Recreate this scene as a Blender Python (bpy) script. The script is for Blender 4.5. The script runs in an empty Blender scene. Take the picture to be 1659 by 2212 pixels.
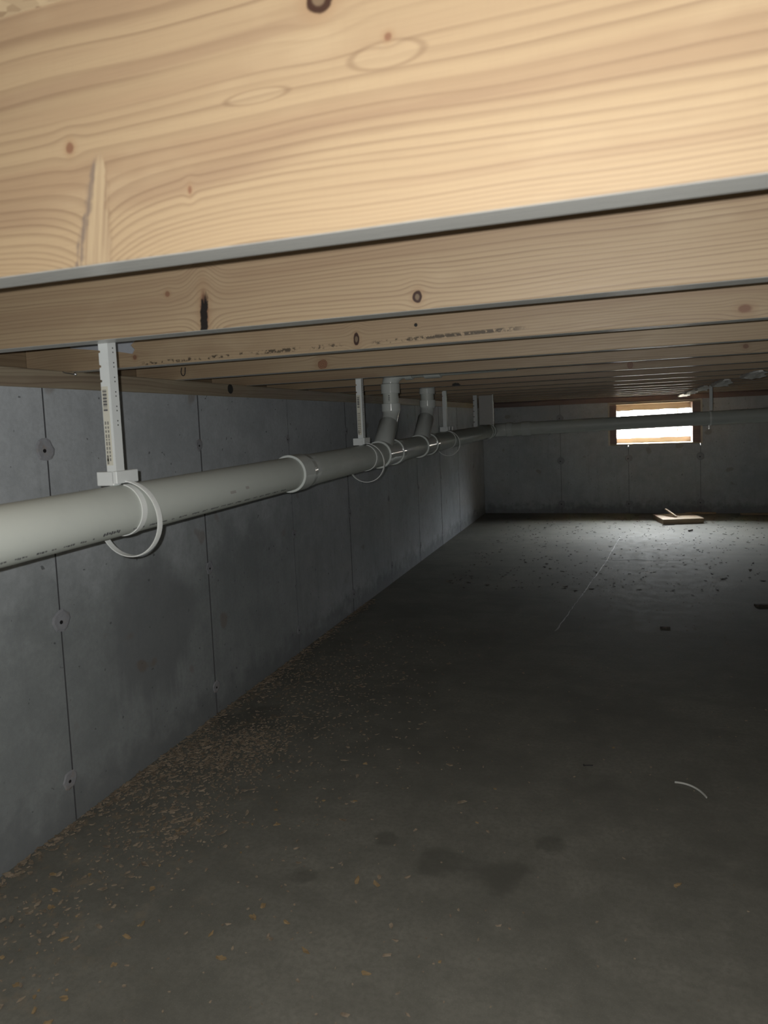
import bpy, bmesh, math, random
from mathutils import Vector, Matrix

# ------------------------------------------------------------------ camera, light, exposure
S = bpy.context.scene
C = S.collection
H = 0.9142                       # lens height above the slab
cam_d = bpy.data.cameras.new('camera')
cam = bpy.data.objects.new('camera', cam_d); C.objects.link(cam)
cr, cu, cf = (0.950878, 0.306817, -0.041161), (0.015554, 0.085442, 0.996222), (-0.309175, 0.947926, -0.076472)
cam.matrix_world = Matrix(((cr[0], cu[0], -cf[0], 0), (cr[1], cu[1], -cf[1], 0), (cr[2], cu[2], -cf[2], H), (0, 0, 0, 1)))
cam_d.sensor_fit = 'AUTO'; cam_d.sensor_width = 36.0
cam_d.lens = 1474.14 / 2212 * 36
cam_d.shift_x = -24.0 / 2212; cam_d.shift_y = -76.8 / 2212
cam_d.clip_start = 0.02; cam_d.clip_end = 200
cam_d.dof.use_dof = True; cam_d.dof.focus_distance = 2.4; cam_d.dof.aperture_fstop = 7.5
S.camera = cam
S.view_settings.view_transform = 'Standard'; S.view_settings.look = 'None'
S.view_settings.gamma = 1.0; S.view_settings.use_curve_mapping = False
S.view_settings.exposure = 0.0

W = bpy.data.worlds.new('overcast_sky'); S.world = W; W.use_nodes = True
bg = W.node_tree.nodes['Background']
bg.inputs[0].default_value = (0.94, 0.98, 1.0, 1)
_wt = W.node_tree                # overcast sky: zenith three times the horizon
_tc = _wt.nodes.new('ShaderNodeTexCoord'); _sx = _wt.nodes.new('ShaderNodeSeparateXYZ'); _mr = _wt.nodes.new('ShaderNodeMapRange')
_wt.links.new(_tc.outputs['Generated'], _sx.inputs[0]); _wt.links.new(_sx.outputs['Z'], _mr.inputs[0])
_mr.inputs[1].default_value = 0.0; _mr.inputs[2].default_value = 1.0; _mr.inputs[3].default_value = 90.0; _mr.inputs[4].default_value = 270.0
_wt.links.new(_mr.outputs[0], bg.inputs[1])

FL = bpy.data.lights.new('phone_flash', 'POINT'); FL.energy = 38.0; FL.color = (1.0, 0.985, 0.955); FL.shadow_soft_size = 0.003
FL.use_nodes = True
_n = FL.node_tree.nodes; _f = _n.new('ShaderNodeLightFalloff'); _f.inputs['Strength'].default_value = 1.0; _f.inputs['Smooth'].default_value = 0.22
FL.node_tree.links.new(_f.outputs['Quadratic'], _n['Emission'].inputs['Strength'])
flo = bpy.data.objects.new('phone_flash', FL); C.objects.link(flo); flo.location = (-0.016, -0.004, H + 0.011)

# window portal: guides sky sampling through the opening, gives no light of its own
PL = bpy.data.lights.new('window_portal', 'AREA'); PL.shape = 'RECTANGLE'; PL.size = 0.66; PL.size_y = 0.30
PL.cycles.is_portal = True
po = bpy.data.objects.new('window_portal', PL); C.objects.link(po); po.location = (0.328, 6.87, H - 0.09); po.rotation_euler = (math.radians(-90), 0, 0)

# ------------------------------------------------------------------ key dimensions (m)
XW = -1.2445                     # inner face of the left wall
YF = 6.645                       # inner face of the far wall
HW = H + 0.1153                  # top of the concrete walls
HJ = H + 0.1574                  # underside of the joists
JH = 0.235; JT = 0.0381; JY0 = 0.527; JS = 0.4064
SEAM0 = 1.2466; PANEL = 0.6096
XR, YN = 4.0, -2.0
rng = random.Random(7)

# ------------------------------------------------------------------ helpers: objects
def link(o, parent=None):
    C.objects.link(o)
    if parent is not None: o.parent = parent
    return o
def tag(o, label=None, cat=None, group=None, kind=None):
    if label: o['label'] = label
    if cat: o['category'] = cat
    if group: o['group'] = group
    if kind: o['kind'] = kind
    return o
def empty(name, loc, label=None, cat=None, group=None, kind=None):
    o = bpy.data.objects.new(name, None); o.location = loc; o.empty_display_size = 0.05
    C.objects.link(o); return tag(o, label, cat, group, kind)

class MB:
    """collects geometry in world coordinates, builds ONE mesh object"""
    def __init__(s): s.v = []; s.f = []; s.m = []; s.sm = []
    def add(s, vs, fs, mi=0, smooth=False):
        b = len(s.v); s.v += [tuple(v) for v in vs]
        for f in fs: s.f.append([b + i for i in f]); s.m.append(mi); s.sm.append(smooth)
    def box(s, x0, x1, y0, y1, z0, z1, mi=0, mat=None):
        vs = [(x, y, z) for x in (x0, x1) for y in (y0, y1) for z in (z0, z1)]
        if mat is not None: vs = [tuple(mat @ Vector(v)) for v in vs]
        s.add(vs, [(0, 1, 3, 2), (4, 6, 7, 5), (0, 4, 5, 1), (2, 3, 7, 6), (0, 2, 6, 4), (1, 5, 7, 3)], mi)
    def cbox(s, x0, x1, y0, y1, z0, z1, c=0.003, mi=0, mat=None):
        """box with chamfered edges"""
        vs = []; idx = {}
        X, Y, Z = (x0, x1), (y0, y1), (z0, z1)
        for i in range(2):
            for j in range(2):
                for k in range(2):
                    sx, sy, sz = (1, -1)[i], (1, -1)[j], (1, -1)[k]
                    for a in range(3):
                        d = [c * sx, c * sy, c * sz]; d[a] = 0
                        idx[i, j, k, a] = len(vs); vs.append((X[i] + d[0], Y[j] + d[1], Z[k] + d[2]))
        fs = []
        for a in range(3):
            b, e = (a + 1) % 3, (a + 2) % 3
            for t in range(2):
                q = []
                for (p, r) in ((0, 0), (1, 0), (1, 1), (0, 1)):
                    k = [0, 0, 0]; k[a] = t; k[b] = p; k[e] = r; q.append(idx[k[0], k[1], k[2], a])
                fs.append(q if t else q[::-1])
            for p in range(2):
                for r in range(2):
                    k0 = [0, 0, 0]; k1 = [0, 0, 0]; k0[b] = k1[b] = p; k0[e] = k1[e] = r; k1[a] = 1
                    fs.append([idx[(*k0, b)], idx[(*k1, b)], idx[(*k1, e)], idx[(*k0, e)]])
        for i in range(2):
            for j in range(2):
                for k in range(2): fs.append([idx[i, j, k, 0], idx[i, j, k, 1], idx[i, j, k, 2]])
        if mat is not None: vs = [tuple(mat @ Vector(v)) for v in vs]
        s.add(vs, fs, mi)
    def sweep(s, pts, rad, seg=28, mi=0, cap=True, smooth=True):
        """tube along pts, rad: number or one radius per point"""
        P = [Vector(p) for p in pts]; n = len(P)
        R = rad if isinstance(rad, (list, tuple)) else [rad] * n
        t0 = None; rings = []
        for i in range(n):
            a, b = P[max(i - 1, 0)], P[min(i + 1, n - 1)]
            j = 2
            while (b - a).length < 1e-6: b = P[min(i + j, n - 1)]; a = P[max(i - j, 0)]; j += 1
            t = (b - a).normalized()
            if t0 is None:
                up = Vector((0, 0, 1)) if abs(t.z) < 0.9 else Vector((1, 0, 0))
                u = t.cross(up).normalized()
            else:
                u = (u - t * u.dot(t)).normalized()
            w = t.cross(u); t0 = t
            rings.append([P[i] + (u * math.cos(2 * math.pi * k / seg) + w * math.sin(2 * math.pi * k / seg)) * R[i] for k in range(seg)])
        b = len(s.v); s.v += [tuple(v) for r in rings for v in r]
        for i in range(n - 1):
            for k in range(seg):
                k2 = (k + 1) % seg
                s.f.append([b + i * seg + k, b + i * seg + k2, b + (i + 1) * seg + k2, b + (i + 1) * seg + k]); s.m.append(mi); s.sm.append(smooth)
        if cap:
            s.add([s.v[b + k] for k in range(seg)], [list(range(seg))[::-1]], mi)
            s.add([s.v[b + (n - 1) * seg + k] for k in range(seg)], [list(range(seg))], mi)
    def lathe(s, a, d, prof, seg=32, mi=0):
        """profile of (distance along d, radius) revolved; each step its own rings so edges stay crisp"""
        a = Vector(a); d = Vector(d).normalized()
        for (t0, r0), (t1, r1) in zip(prof[:-1], prof[1:]):
            if abs(t1 - t0) < 1e-7:
                up = Vector((0, 0, 1)) if abs(d.z) < 0.9 else Vector((1, 0, 0)); u = d.cross(up).normalized(); w = d.cross(u)
                vs = [a + d * t0 + (u * math.cos(2 * math.pi * k / seg) + w * math.sin(2 * math.pi * k / seg)) * r for r in (r0, r1) for k in range(seg)]
                s.add(vs, [(k, (k + 1) % seg, seg + (k + 1) % seg, seg + k) for k in range(seg)], mi, False)
            else: s.sweep([a + d * t0, a + d * t1], [max(r0, 1e-5), max(r1, 1e-5)], seg, mi, False)
    def band(s, pts, up, width, thick, mi=0):
        """flat strap: rectangular section swept along pts, its width along the fixed axis up"""
        P = [Vector(p) for p in pts]; up = Vector(up).normalized(); n = len(P); b = len(s.v)
        for i in range(n):
            t = (P[min(i + 1, n - 1)] - P[max(i - 1, 0)]).normalized(); nn = t.cross(up).normalized()
            for (p, q) in ((-1, -1), (1, -1), (1, 1), (-1, 1)):
                s.v.append(tuple(P[i] + up * (p * width / 2) + nn * (q * thick / 2)))
        for i in range(n - 1):
            for k in range(4):
                k2 = (k + 1) % 4
                s.f.append([b + 4 * i + k, b + 4 * i + k2, b + 4 * i + 4 + k2, b + 4 * i + 4 + k]); s.m.append(mi); s.sm.append(False)
        s.f.append([b + k for k in range(4)][::-1]); s.f.append([b + 4 * (n - 1) + k for k in range(4)]); s.m += [mi, mi]; s.sm += [False, False]
    def prism(s, poly, axis, a0, a1, mi=0, side=None):
        """2-D polygon extruded along axis ('x': poly is (y,z); 'y': (x,z); 'z': (x,y))"""
        n = len(poly)
        mk = {'x': lambda p, a: (a, p[0], p[1]), 'y': lambda p, a: (p[0], a, p[1]), 'z': lambda p, a: (p[0], p[1], a)}[axis]
        vs = [mk(p, a) for a in (a0, a1) for p in poly]
        s.add(vs, [list(range(n))[::-1], list(range(n, 2 * n))] + [[k, (k + 1) % n, n + (k + 1) % n, n + k] for k in range(n)], mi)
        if side is not None:
            for k in (range(n) if side == 'all' else side): s.m[len(s.m) - n + k] = 1
    def build(s, name, mats, parent=None, origin=None):
        me = bpy.data.meshes.new(name)
        if origin is None:
            xs = [v[0] for v in s.v]; ys = [v[1] for v in s.v]; zs = [v[2] for v in s.v]
            origin = ((min(xs) + max(xs)) / 2, (min(ys) + max(ys)) / 2, min(zs))
        ox, oy, oz = origin
        me.from_pydata([(x - ox, y - oy, z - oz) for x, y, z in s.v], [], s.f)
        for m in (mats if isinstance(mats, (list, tuple)) else [mats]): me.materials.append(m)
        me.polygons.foreach_set('material_index', s.m); me.polygons.foreach_set('use_smooth', s.sm)
        bm = bmesh.new(); bm.from_mesh(me); bmesh.ops.recalc_face_normals(bm, faces=bm.faces); bm.to_mesh(me); bm.free()
        me.update()
        o = bpy.data.objects.new(name, me)
        loc = Vector(origin)
        if parent is not None:
            q = parent; off = Vector((0, 0, 0))
            while q is not None: off += q.location; q = q.parent
            loc = loc - off
        o.location = loc
        return link(o, parent)

# ------------------------------------------------------------------ helpers: shader expressions
class X:
    def __init__(s, nt, so): s.nt = nt; s.so = so
    def _o(s, op, b, rev=False):
        a, b = (b, s) if rev else (s, b)
        return fn(s.nt, op, a, b)
    def __add__(s, b): return s._o('ADD', b)
    __radd__ = __add__
    def __sub__(s, b): return s._o('SUBTRACT', b)
    def __rsub__(s, b): return s._o('SUBTRACT', b, True)
    def __mul__(s, b): return s._o('MULTIPLY', b)
    __rmul__ = __mul__
    def __truediv__(s, b): return s._o('DIVIDE', b)
    def __rtruediv__(s, b): return s._o('DIVIDE', b, True)
def plug(nt, sock, a):
    if isinstance(a, X): nt.links.new(a.so, sock)
    else: sock.default_value = a
def fn(nt, op, *args):
    n = nt.nodes.new('ShaderNodeMath'); n.operation = op
    for i, a in enumerate(args): plug(nt, n.inputs[i], a)
    return X(nt, n.outputs[0])
def sstep(nt, x, a, b, lo=0.0, hi=1.0):
    n = nt.nodes.new('ShaderNodeMapRange'); n.interpolation_type = 'SMOOTHSTEP'
    plug(nt, n.inputs[0], x); plug(nt, n.inputs[1], a); plug(nt, n.inputs[2], b); plug(nt, n.inputs[3], lo); plug(nt, n.inputs[4], hi)
    return X(nt, n.outputs[0])
def vec(nt, x, y, z=0.0):
    n = nt.nodes.new('ShaderNodeCombineXYZ')
    for i, a in enumerate((x, y, z)): plug(nt, n.inputs[i], a)
    return X(nt, n.outputs[0])
def noise(nt, v, scale=1.0, detail=2.0, rough=0.5):
    n = nt.nodes.new('ShaderNodeTexNoise'); nt.links.new(v.so, n.inputs['Vector'])
    n.inputs['Scale'].default_value = scale; n.inputs['Detail'].default_value = detail; n.inputs['Roughness'].default_value = rough
    return X(nt, n.outputs['Fac'])
def mixc(nt, f, a, b, blend='MIX'):
    n = nt.nodes.new('ShaderNodeMix'); n.data_type = 'RGBA'; n.blend_type = blend
    plug(nt, n.inputs[0], f)
    for s, c in ((n.inputs[6], a), (n.inputs[7], b)):
        if isinstance(c, X): nt.links.new(c.so, s)
        else: s.default_value = (*c, 1)
    return X(nt, n.outputs[2])
def pos(nt):
    g = nt.nodes.new('ShaderNodeNewGeometry'); s = nt.nodes.new('ShaderNodeSeparateXYZ'); nt.links.new(g.outputs['Position'], s.inputs[0])
    return [X(nt, s.outputs[i]) for i in range(3)]
def ogeo(nt):
    g = nt.nodes.new('ShaderNodeNewGeometry'); return X(nt, g.outputs['Position'])
def mat(name, color=(0.5, 0.5, 0.5), rough=0.6, spec=0.5, metal=0.0):
    m = bpy.data.materials.new(name); m.use_nodes = True
    b = m.node_tree.nodes['Principled BSDF']
    b.inputs['Base Color'].default_value = (*color, 1); b.inputs['Roughness'].default_value = rough
    b.inputs['Specular IOR Level'].default_value = spec; b.inputs['Metallic'].default_value = metal
    return m, m.node_tree, b
def setc(nt, b, col=None, rough=None, bump=None, bstr=0.3, bdist=0.002):
    if col is not None: nt.links.new(col.so, b.inputs['Base Color'])
    if rough is not None: nt.links.new(rough.so, b.inputs['Roughness'])
    if bump is not None:
        n = nt.nodes.new('ShaderNodeBump'); n.inputs['Strength'].default_value = bstr; n.inputs['Distance'].default_value = bdist
        nt.links.new(bump.so, n.inputs['Height']); nt.links.new(n.outputs[0], b.inputs['Normal'])

# ------------------------------------------------------------------ materials
LIGHT = (0.43, 0.325, 0.207); PINK = (0.365, 0.262, 0.168); LINE = (0.215, 0.142, 0.090); PALE = (0.50, 0.395, 0.262)
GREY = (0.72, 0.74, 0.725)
def wood(name, seed, yface, zb, period=0.0075, per_grow=0.0, knots=(), spike=None, stains=None, split=None, rings=(), bands=(), lineK=0.55, warp=0.022, tint=1.0, axis='x', edge_grey=True, rough=0.5):
    """grain runs along world X (or Y); v is height above the board's underside, folded round onto its narrow edge"""
    m, nt, b = mat(name, LIGHT, rough, 0.5)
    x, y, z = pos(nt)
    if axis == 'y': x, y = y, x
    v = z - zb; u = x
    across = (y - yface)
    vv = v + across * 0.7
    n1 = noise(nt, vec(nt, u * 1.6, vv * 5.0, seed), 1.0, 2.0)
    n2 = noise(nt, vec(nt, u * 9.0, vv * 60.0, seed + 3.3), 1.0, 2.0)
    G = vv + (n1 - 0.5) * (2.2 * warp) + (n2 - 0.5) * 0.0022
    for (ku, kv, ru, rv, kind) in knots:
        du = (u - ku) / ru; dv = (v - kv) / rv
        d2 = du * du * 0.22 + dv * dv * 0.30
        G = G - (v - kv) * fn(nt, 'EXPONENT', d2 * -0.5) * 0.75
    if spike:
        su, st, sb = spike
        tt = sstep(nt, v, st + 0.012, 0.02, 0.0, 1.0)
        uc = su - (st - v) * 0.15
        G = G + fn(nt, 'EXPONENT', fn(nt, 'ABSOLUTE', u - uc) * -24.0) * tt * 0.036
    if per_grow > 0:
        P = fn(nt, 'LOGARITHM', fn(nt, 'MAXIMUM', G * per_grow + period, 0.0008), math.e) * (1.0 / per_grow)
    else: P = G * (1.0 / period)
    P = P + noise(nt, vec(nt, G * 40.0, seed * 1.7, u * 0.3), 1.0, 1.0) * 2.2
    fr = fn(nt, 'FRACT', P + 50.0)
    ln = sstep(nt, fr, 0.45, 0.93) * sstep(nt, fr, 1.0, 0.95)
    strength = sstep(nt, noise(nt, vec(nt, u * 2.0, fn(nt, 'FLOOR', P) * 3.7, seed), 1.0, 1.0), 0.25, 0.75, 0.25, 1.0)
    ln = ln * strength * lineK
    tone = noise(nt, vec(nt, u * 0.7, G * 28.0, seed + 9.0), 1.0, 2.0)
    fib = noise(nt, vec(nt, u * 14.0, vv * 700.0, seed), 1.0, 2.0)
    blot = noise(nt, vec(nt, u * 6.0, vv * 14.0, seed + 5.0), 1.0, 3.0)
    saw = noise(nt, vec(nt, u * 260.0, vv * 3.0, seed + 2.0), 1.0, 1.0)
    col = mixc(nt, sstep(nt, tone, 0.42, 0.70), LIGHT, PINK)
    col = mixc(nt, sstep(nt, blot, 0.52, 0.75) * 0.55, col, PALE)
    for (xa, xb, va, vb, hh, kk) in bands:      # browner heartwood streaks
        vc = va + (u - xa) * ((vb - va) / (xb - xa))
        bm_ = sstep(nt, fn(nt, 'ABSOLUTE', vv - vc + (n1 - 0.5) * 0.02), hh, hh * 0.3) * sstep(nt, u, xa - 0.04, xa + 0.03) * sstep(nt, u, xb + 0.05, xb - 0.06)
        col = mixc(nt, bm_ * kk, col, (0.30, 0.205, 0.135))
    col = mixc(nt, ln, col, LINE)
    col = mixc(nt, sstep(nt, fib, 0.45, 0.8) * 0.16, col, LINE)
    col = mixc(nt, sstep(nt, saw, 0.5, 0.8) * 0.10, col, PINK)
    if spike:
        hw = fn(nt, 'MAXIMUM', (st - v) * 0.175 + 0.005, 0.003)
        hw = hw + (noise(nt, vec(nt, u * 5, v * 90.0, 3.0)) - 0.5) * 0.012
        du = (u - uc); top = sstep(nt, v, st + 0.008, st - 0.006)
        inside = sstep(nt, fn(nt, 'ABSOLUTE', du), hw, hw * 0.82) * top
        stk = noise(nt, vec(nt, (u - uc) * 260.0, v * 9.0, 1.0), 1.0, 3.0)
        wedge = mixc(nt, sstep(nt, stk, 0.35, 0.7), (0.46, 0.36, 0.235), (0.34, 0.25, 0.165))
        col = mixc(nt, inside, col, wedge)
        le = sstep(nt, fn(nt, 'ABSOLUTE', du + hw * 0.95), 0.0060, 0.001) * top * sstep(nt, stk, 0.3, 0.6)
        col = mixc(nt, le * 0.9, col, (0.21, 0.165, 0.135))
        re = sstep(nt, fn(nt, 'ABSOLUTE', du - hw), 0.0035, 0.0008) * top * sstep(nt, stk, 0.45, 0.7)
        col = mixc(nt, re * 0.45, col, LINE)
    for (ou, ov, ra, rb) in rings:
        d = fn(nt, 'SQRT', fn(nt, 'POWER', (u - ou) / ra, 2.0) + fn(nt, 'POWER', (v - ov) / rb, 2.0))
        col = mixc(nt, sstep(nt, fn(nt, 'ABSOLUTE', d - 1.0), 0.20, 0.02) * 0.45, col, LINE)
        col = mixc(nt, sstep(nt, d, 1.0, 0.8) * 0.2, col, PALE)
    for (ku, kv, ru, rv, kind) in knots:
        wob = (noise(nt, vec(nt, u * 90.0, v * 90.0, seed), 1.0, 2.0) - 0.5) * 0.5
        d = fn(nt, 'SQRT', fn(nt, 'POWER', (u - ku) / ru, 2.0) + fn(nt, 'POWER', (v - kv) / rv, 2.0)) + wob
        halo = sstep(nt, d, 2.4, 0.9)
        col = mixc(nt, halo * (0.35 if kind != 'void' else 0.2), col, (0.33, 0.205, 0.115))
        if kind == 'void':      # a dark open hole
            col = mixc(nt, sstep(nt, d, 1.1, 0.8), col, (0.012, 0.010, 0.009))
        elif kind == 'dark':    # black-rimmed loose knot with a grey heart
            col = mixc(nt, sstep(nt, d, 1.15, 0.95), col, (0.045, 0.020, 0.014))
            col = mixc(nt, sstep(nt, d, 0.62, 0.40) * 0.9, col, (0.20, 0.145, 0.095))
        elif kind == 'red':     # tight ringed knot
            rg = fn(nt, 'FRACT', d * 3.0)
            kc = mixc(nt, rg, (0.36, 0.20, 0.115), (0.17, 0.075, 0.045))
            col = mixc(nt, sstep(nt, d, 1.1, 0.95), col, kc)
        else:                   # small pin knot
            col = mixc(nt, sstep(nt, d, 1.2, 0.6), col, (0.24, 0.13, 0.08))
    if split:
        su2, s0, s1, sw = split
        w2 = (noise(nt, vec(nt, u * 3.0, v * 120.0, 8.0), 1.0, 3.0) - 0.5) * 0.008
        dd = fn(nt, 'ABSOLUTE', u - su2 - (v - s0) * 0.10 + w2)
        sm = sstep(nt, dd, sw, sw * 0.72) * sstep(nt, v + (noise(nt, vec(nt, u * 700.0, 2.0, 0.0)) - 0.5) * 0.07 + dd * 1.2, s1 + 0.004, s1 - 0.002)
        col = mixc(nt, sm, col, (0.016, 0.013, 0.012))
    if stains:
        for (a, bb, zc0, zc1, hh, thr) in stains:
            zc = zc0 + (u - a) * ((zc1 - zc0) / (bb - a))
            bandm = sstep(nt, fn(nt, 'ABSOLUTE', v - zc), hh, hh * 0.35) * sstep(nt, u, a, a + 0.02) * sstep(nt, u, bb, bb - 0.05)
            big = noise(nt, vec(nt, u * 11.0, 1.0, seed), 1.0, 1.0)
            ss = noise(nt, vec(nt, u * 110.0, v * 130.0, seed), 1.0, 4.0, 0.65)
            col = mixc(nt, bandm * sstep(nt, ss + (big - 0.5) * 0.7, thr, thr + 0.10) * 0.85, col, (0.045, 0.035, 0.025))
    if edge_grey:               # greyed narrow edge, painted paler to stand in for its bright sheen
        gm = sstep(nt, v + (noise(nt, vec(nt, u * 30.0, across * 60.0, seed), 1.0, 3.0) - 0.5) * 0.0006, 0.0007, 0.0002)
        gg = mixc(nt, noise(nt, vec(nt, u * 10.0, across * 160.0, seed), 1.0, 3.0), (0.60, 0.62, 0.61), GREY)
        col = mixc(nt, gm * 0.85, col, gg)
    if tint != 1.0: col = mixc(nt, 1.0, col, tint if isinstance(tint, tuple) else (tint, tint, tint), 'MULTIPLY')
    rr = sstep(nt, fib, 0.2, 0.8, rough - 0.07, rough + 0.08)
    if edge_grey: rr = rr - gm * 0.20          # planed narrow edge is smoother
    setc(nt, b, col, rr, fib * 0.5 + ln * -0.6 + saw * 0.25, 0.25, 0.0006)
    return m

def concrete(name, base, dark, kind):
    m, nt, b = mat(name, base, 0.75, 0.4)
    x, y, z = pos(nt); p = ogeo(nt)
    big = noise(nt, p, 2.6, 4.0, 0.6); mid = noise(nt, p, 14.0, 4.0, 0.6); fine = noise(nt, p, 95.0, 3.0, 0.6); grit = noise(nt, p, 420.0, 2.0)
    f = sstep(nt, big * 0.6 + mid * 0.4, 0.34, 0.66)
    col = mixc(nt, f, dark, base)
    fk = 0.5 if kind == 'floor' else 0.28
    col = mixc(nt, sstep(nt, fine, 0.35, 0.7) * fk, col, tuple(c * 0.62 for c in base))
    col = mixc(nt, sstep(nt, grit, 0.55, 0.8) * fk * 0.8, col, tuple(min(1, c * 1.5) for c in base))
    rough = None
    if kind == 'wall':
        stk = noise(nt, vec(nt, (x + y) * 26.0, z * 1.3, 4.0), 1.0, 3.0, 0.6)
        col = mixc(nt, sstep(nt, stk, 0.52, 0.8) * 0.30, col, tuple(c * 0.55 for c in base))
        # the darker lower half, its edge irregular
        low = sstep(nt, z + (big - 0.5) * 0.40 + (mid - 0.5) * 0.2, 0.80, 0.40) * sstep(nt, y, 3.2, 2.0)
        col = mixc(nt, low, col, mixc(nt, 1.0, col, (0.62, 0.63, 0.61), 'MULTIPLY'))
        # a damp patch soaked into the second panel, streaking down
        dy = (y - 1.585) / 0.20; dz = (z - (H - 0.54)) / 0.22
        dd = fn(nt, 'SQRT', dy * dy + dz * dz) + (big - 0.5) * 1.1 + (stk - 0.5) * sstep(nt, z, H - 0.45, H - 0.75) * 1.2
        side = sstep(nt, x, XW + 0.06, XW + 0.02)
        col = mixc(nt, sstep(nt, dd, 1.15, 0.75) * 0.66 * side, col, tuple(c * 0.36 for c in base))
        # damp foot of the wall
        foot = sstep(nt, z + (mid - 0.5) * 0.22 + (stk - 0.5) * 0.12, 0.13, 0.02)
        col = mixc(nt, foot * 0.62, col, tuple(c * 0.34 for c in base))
        bug = noise(nt, p, 60.0, 1.0); bm2 = sstep(nt, bug, 0.74, 0.78)
        col = mixc(nt, bm2 * 0.75, col, tuple(c * 0.22 for c in base))
        rust = sstep(nt, noise(nt, p, 9.0, 1.0), 0.71, 0.76)
        col = mixc(nt, rust * 0.35, col, (0.20, 0.12, 0.07))
        setc(nt, b, col, None, fine * 0.6 + grit * 0.4 - bm2, 0.35, 0.0015)
    else:
        sweep_ = noise(nt, vec(nt, x * 3.0, y * 9.0, 2.0), 1.0, 4.0, 0.65)
        col = mixc(nt, sstep(nt, sweep_, 0.45, 0.75) * 0.45, col, tuple(c * 0.55 for c in base))
        for (sx, sy, r) in ((-0.36, 1.31, 0.055), (-0.235, 1.30, 0.06), (-0.15, 1.42, 0.035), (-0.5, 1.36, 0.03), (-0.62, 1.2, 0.03), (-1.12, 1.85, 0.12)):
            d = fn(nt, 'SQRT', fn(nt, 'POWER', x - sx, 2.0) + fn(nt, 'POWER', y - sy, 2.0)) / r + (mid - 0.5) * 1.6
            col = mixc(nt, sstep(nt, d, 1.2, 0.5) * 0.5, col, tuple(c * 0.4 for c in base))
        # pale speckle in front of the window: floor sheen painted into the colour
        ex = (x - 0.15) / 0.34; ey = (y - 3.95) / 0.85
        rg = sstep(nt, fn(nt, 'SQRT', ex * ex + ey * ey), 1.1, 0.4)
        sc = noise(nt, vec(nt, x * 95.0, y * 55.0, 6.0), 1.0, 4.0, 0.7)
        col = mixc(nt, rg * sstep(nt, sc, 0.63, 0.72) * 0.75, col, (0.46, 0.46, 0.45))
        # light saw dust film near the wall foot
        wm = sstep(nt, x, XW + 0.62, XW + 0.02) * sstep(nt, y, 3.2, 2.0)
        sd = noise(nt, p, 22.0, 5.0, 0.7)
        col = mixc(nt, wm * sstep(nt, sd, 0.52, 0.68) * 0.35, col, (0.34, 0.25, 0.15))
        rough = sstep(nt, mid, 0.3, 0.7, 0.74, 0.84)
        b.inputs['Specular IOR Level'].default_value = 0.25
        setc(nt, b, col, rough, fine * 0.4 + grit * 0.6, 0.2, 0.0007)
    return m

M_wall = concrete('wall_concrete', (0.535, 0.575, 0.61), (0.41, 0.445, 0.475), 'wall')
M_joint, _, _ = mat('joint_dark_concrete', (0.09, 0.093, 0.10), 0.9)
M_tie = concrete('tie_patch_concrete', (0.40, 0.415, 0.45), (0.30, 0.312, 0.34), 'plain')
M_floor = concrete('slab_concrete', (0.215, 0.214, 0.188), (0.143, 0.145, 0.128), 'floor')
M_black, _, _ = mat('black_steel', (0.02, 0.02, 0.022), 0.5)
M_steel, _, _ = mat('galvanised_steel', (0.72, 0.73, 0.74), 0.28, 0.5, 1.0)
M_print, _, _ = mat('black_print', (0.10, 0.10, 0.11), 0.6)

def plastic(name, base, rough, scuff=0.25):
    m, nt, b = mat(name, base, rough, 0.5)
    p = ogeo(nt)
    a = noise(nt, p, 11.0, 4.0, 0.6); c = noise(nt, p, 60.0, 3.0)
    col = mixc(nt, sstep(nt, a, 0.45, 0.75) * scuff, base, tuple(k * 0.62 for k in base))
    col = mixc(nt, sstep(nt, c, 0.6, 0.8) * scuff * 0.6, col, tuple(k * 0.7 for k in base))
    rr = sstep(nt, a, 0.3, 0.7, rough, rough + (0.03 if rough < 0.2 else 0.12))
    setc(nt, b, col, rr)
    return m
M_pvc = plastic('white_pipe_plastic', (0.56, 0.60, 0.565), 0.42, 0.10)
M_fit = plastic('white_fitting_plastic', (0.62, 0.66, 0.64), 0.10, 0.05)
M_hang = plastic('grey_white_hanger_plastic', (0.74, 0.78, 0.78), 0.35, 0.15)
M_strap = plastic('white_strap_plastic', (0.80, 0.83, 0.82), 0.4, 0.1)
M_wrap = plastic('white_plastic_wrap', (0.85, 0.85, 0.83), 0.3, 0.15)
M_gsheet = plastic('grey_plastic_sheet', (0.42, 0.45, 0.50), 0.5, 0.2)
M_label = plastic('cream_paper_label', (0.66, 0.65, 0.56), 0.6, 0.1)

def osb():
    m, nt, b = mat('strand_board', (0.5, 0.38, 0.24), 0.7)
    p = ogeo(nt)
    n = nt.nodes.new('ShaderNodeTexVoronoi'); n.inputs['Scale'].default_value = 45.0
    x, y, z = pos(nt); nt.links.new(vec(nt, x, y * 2.6, z).so, n.inputs['Vector'])
    hs = X(nt, n.outputs['Color']); sp = nt.nodes.new('ShaderNodeSeparateColor'); nt.links.new(hs.so, sp.inputs[0])
    col = mixc(nt, X(nt, sp.outputs[0]), (0.62, 0.50, 0.33), (0.34, 0.24, 0.15))
    setc(nt, b, col, None, X(nt, sp.outputs[1]), 0.3, 0.001)
    return m
M_osb = osb()

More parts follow.
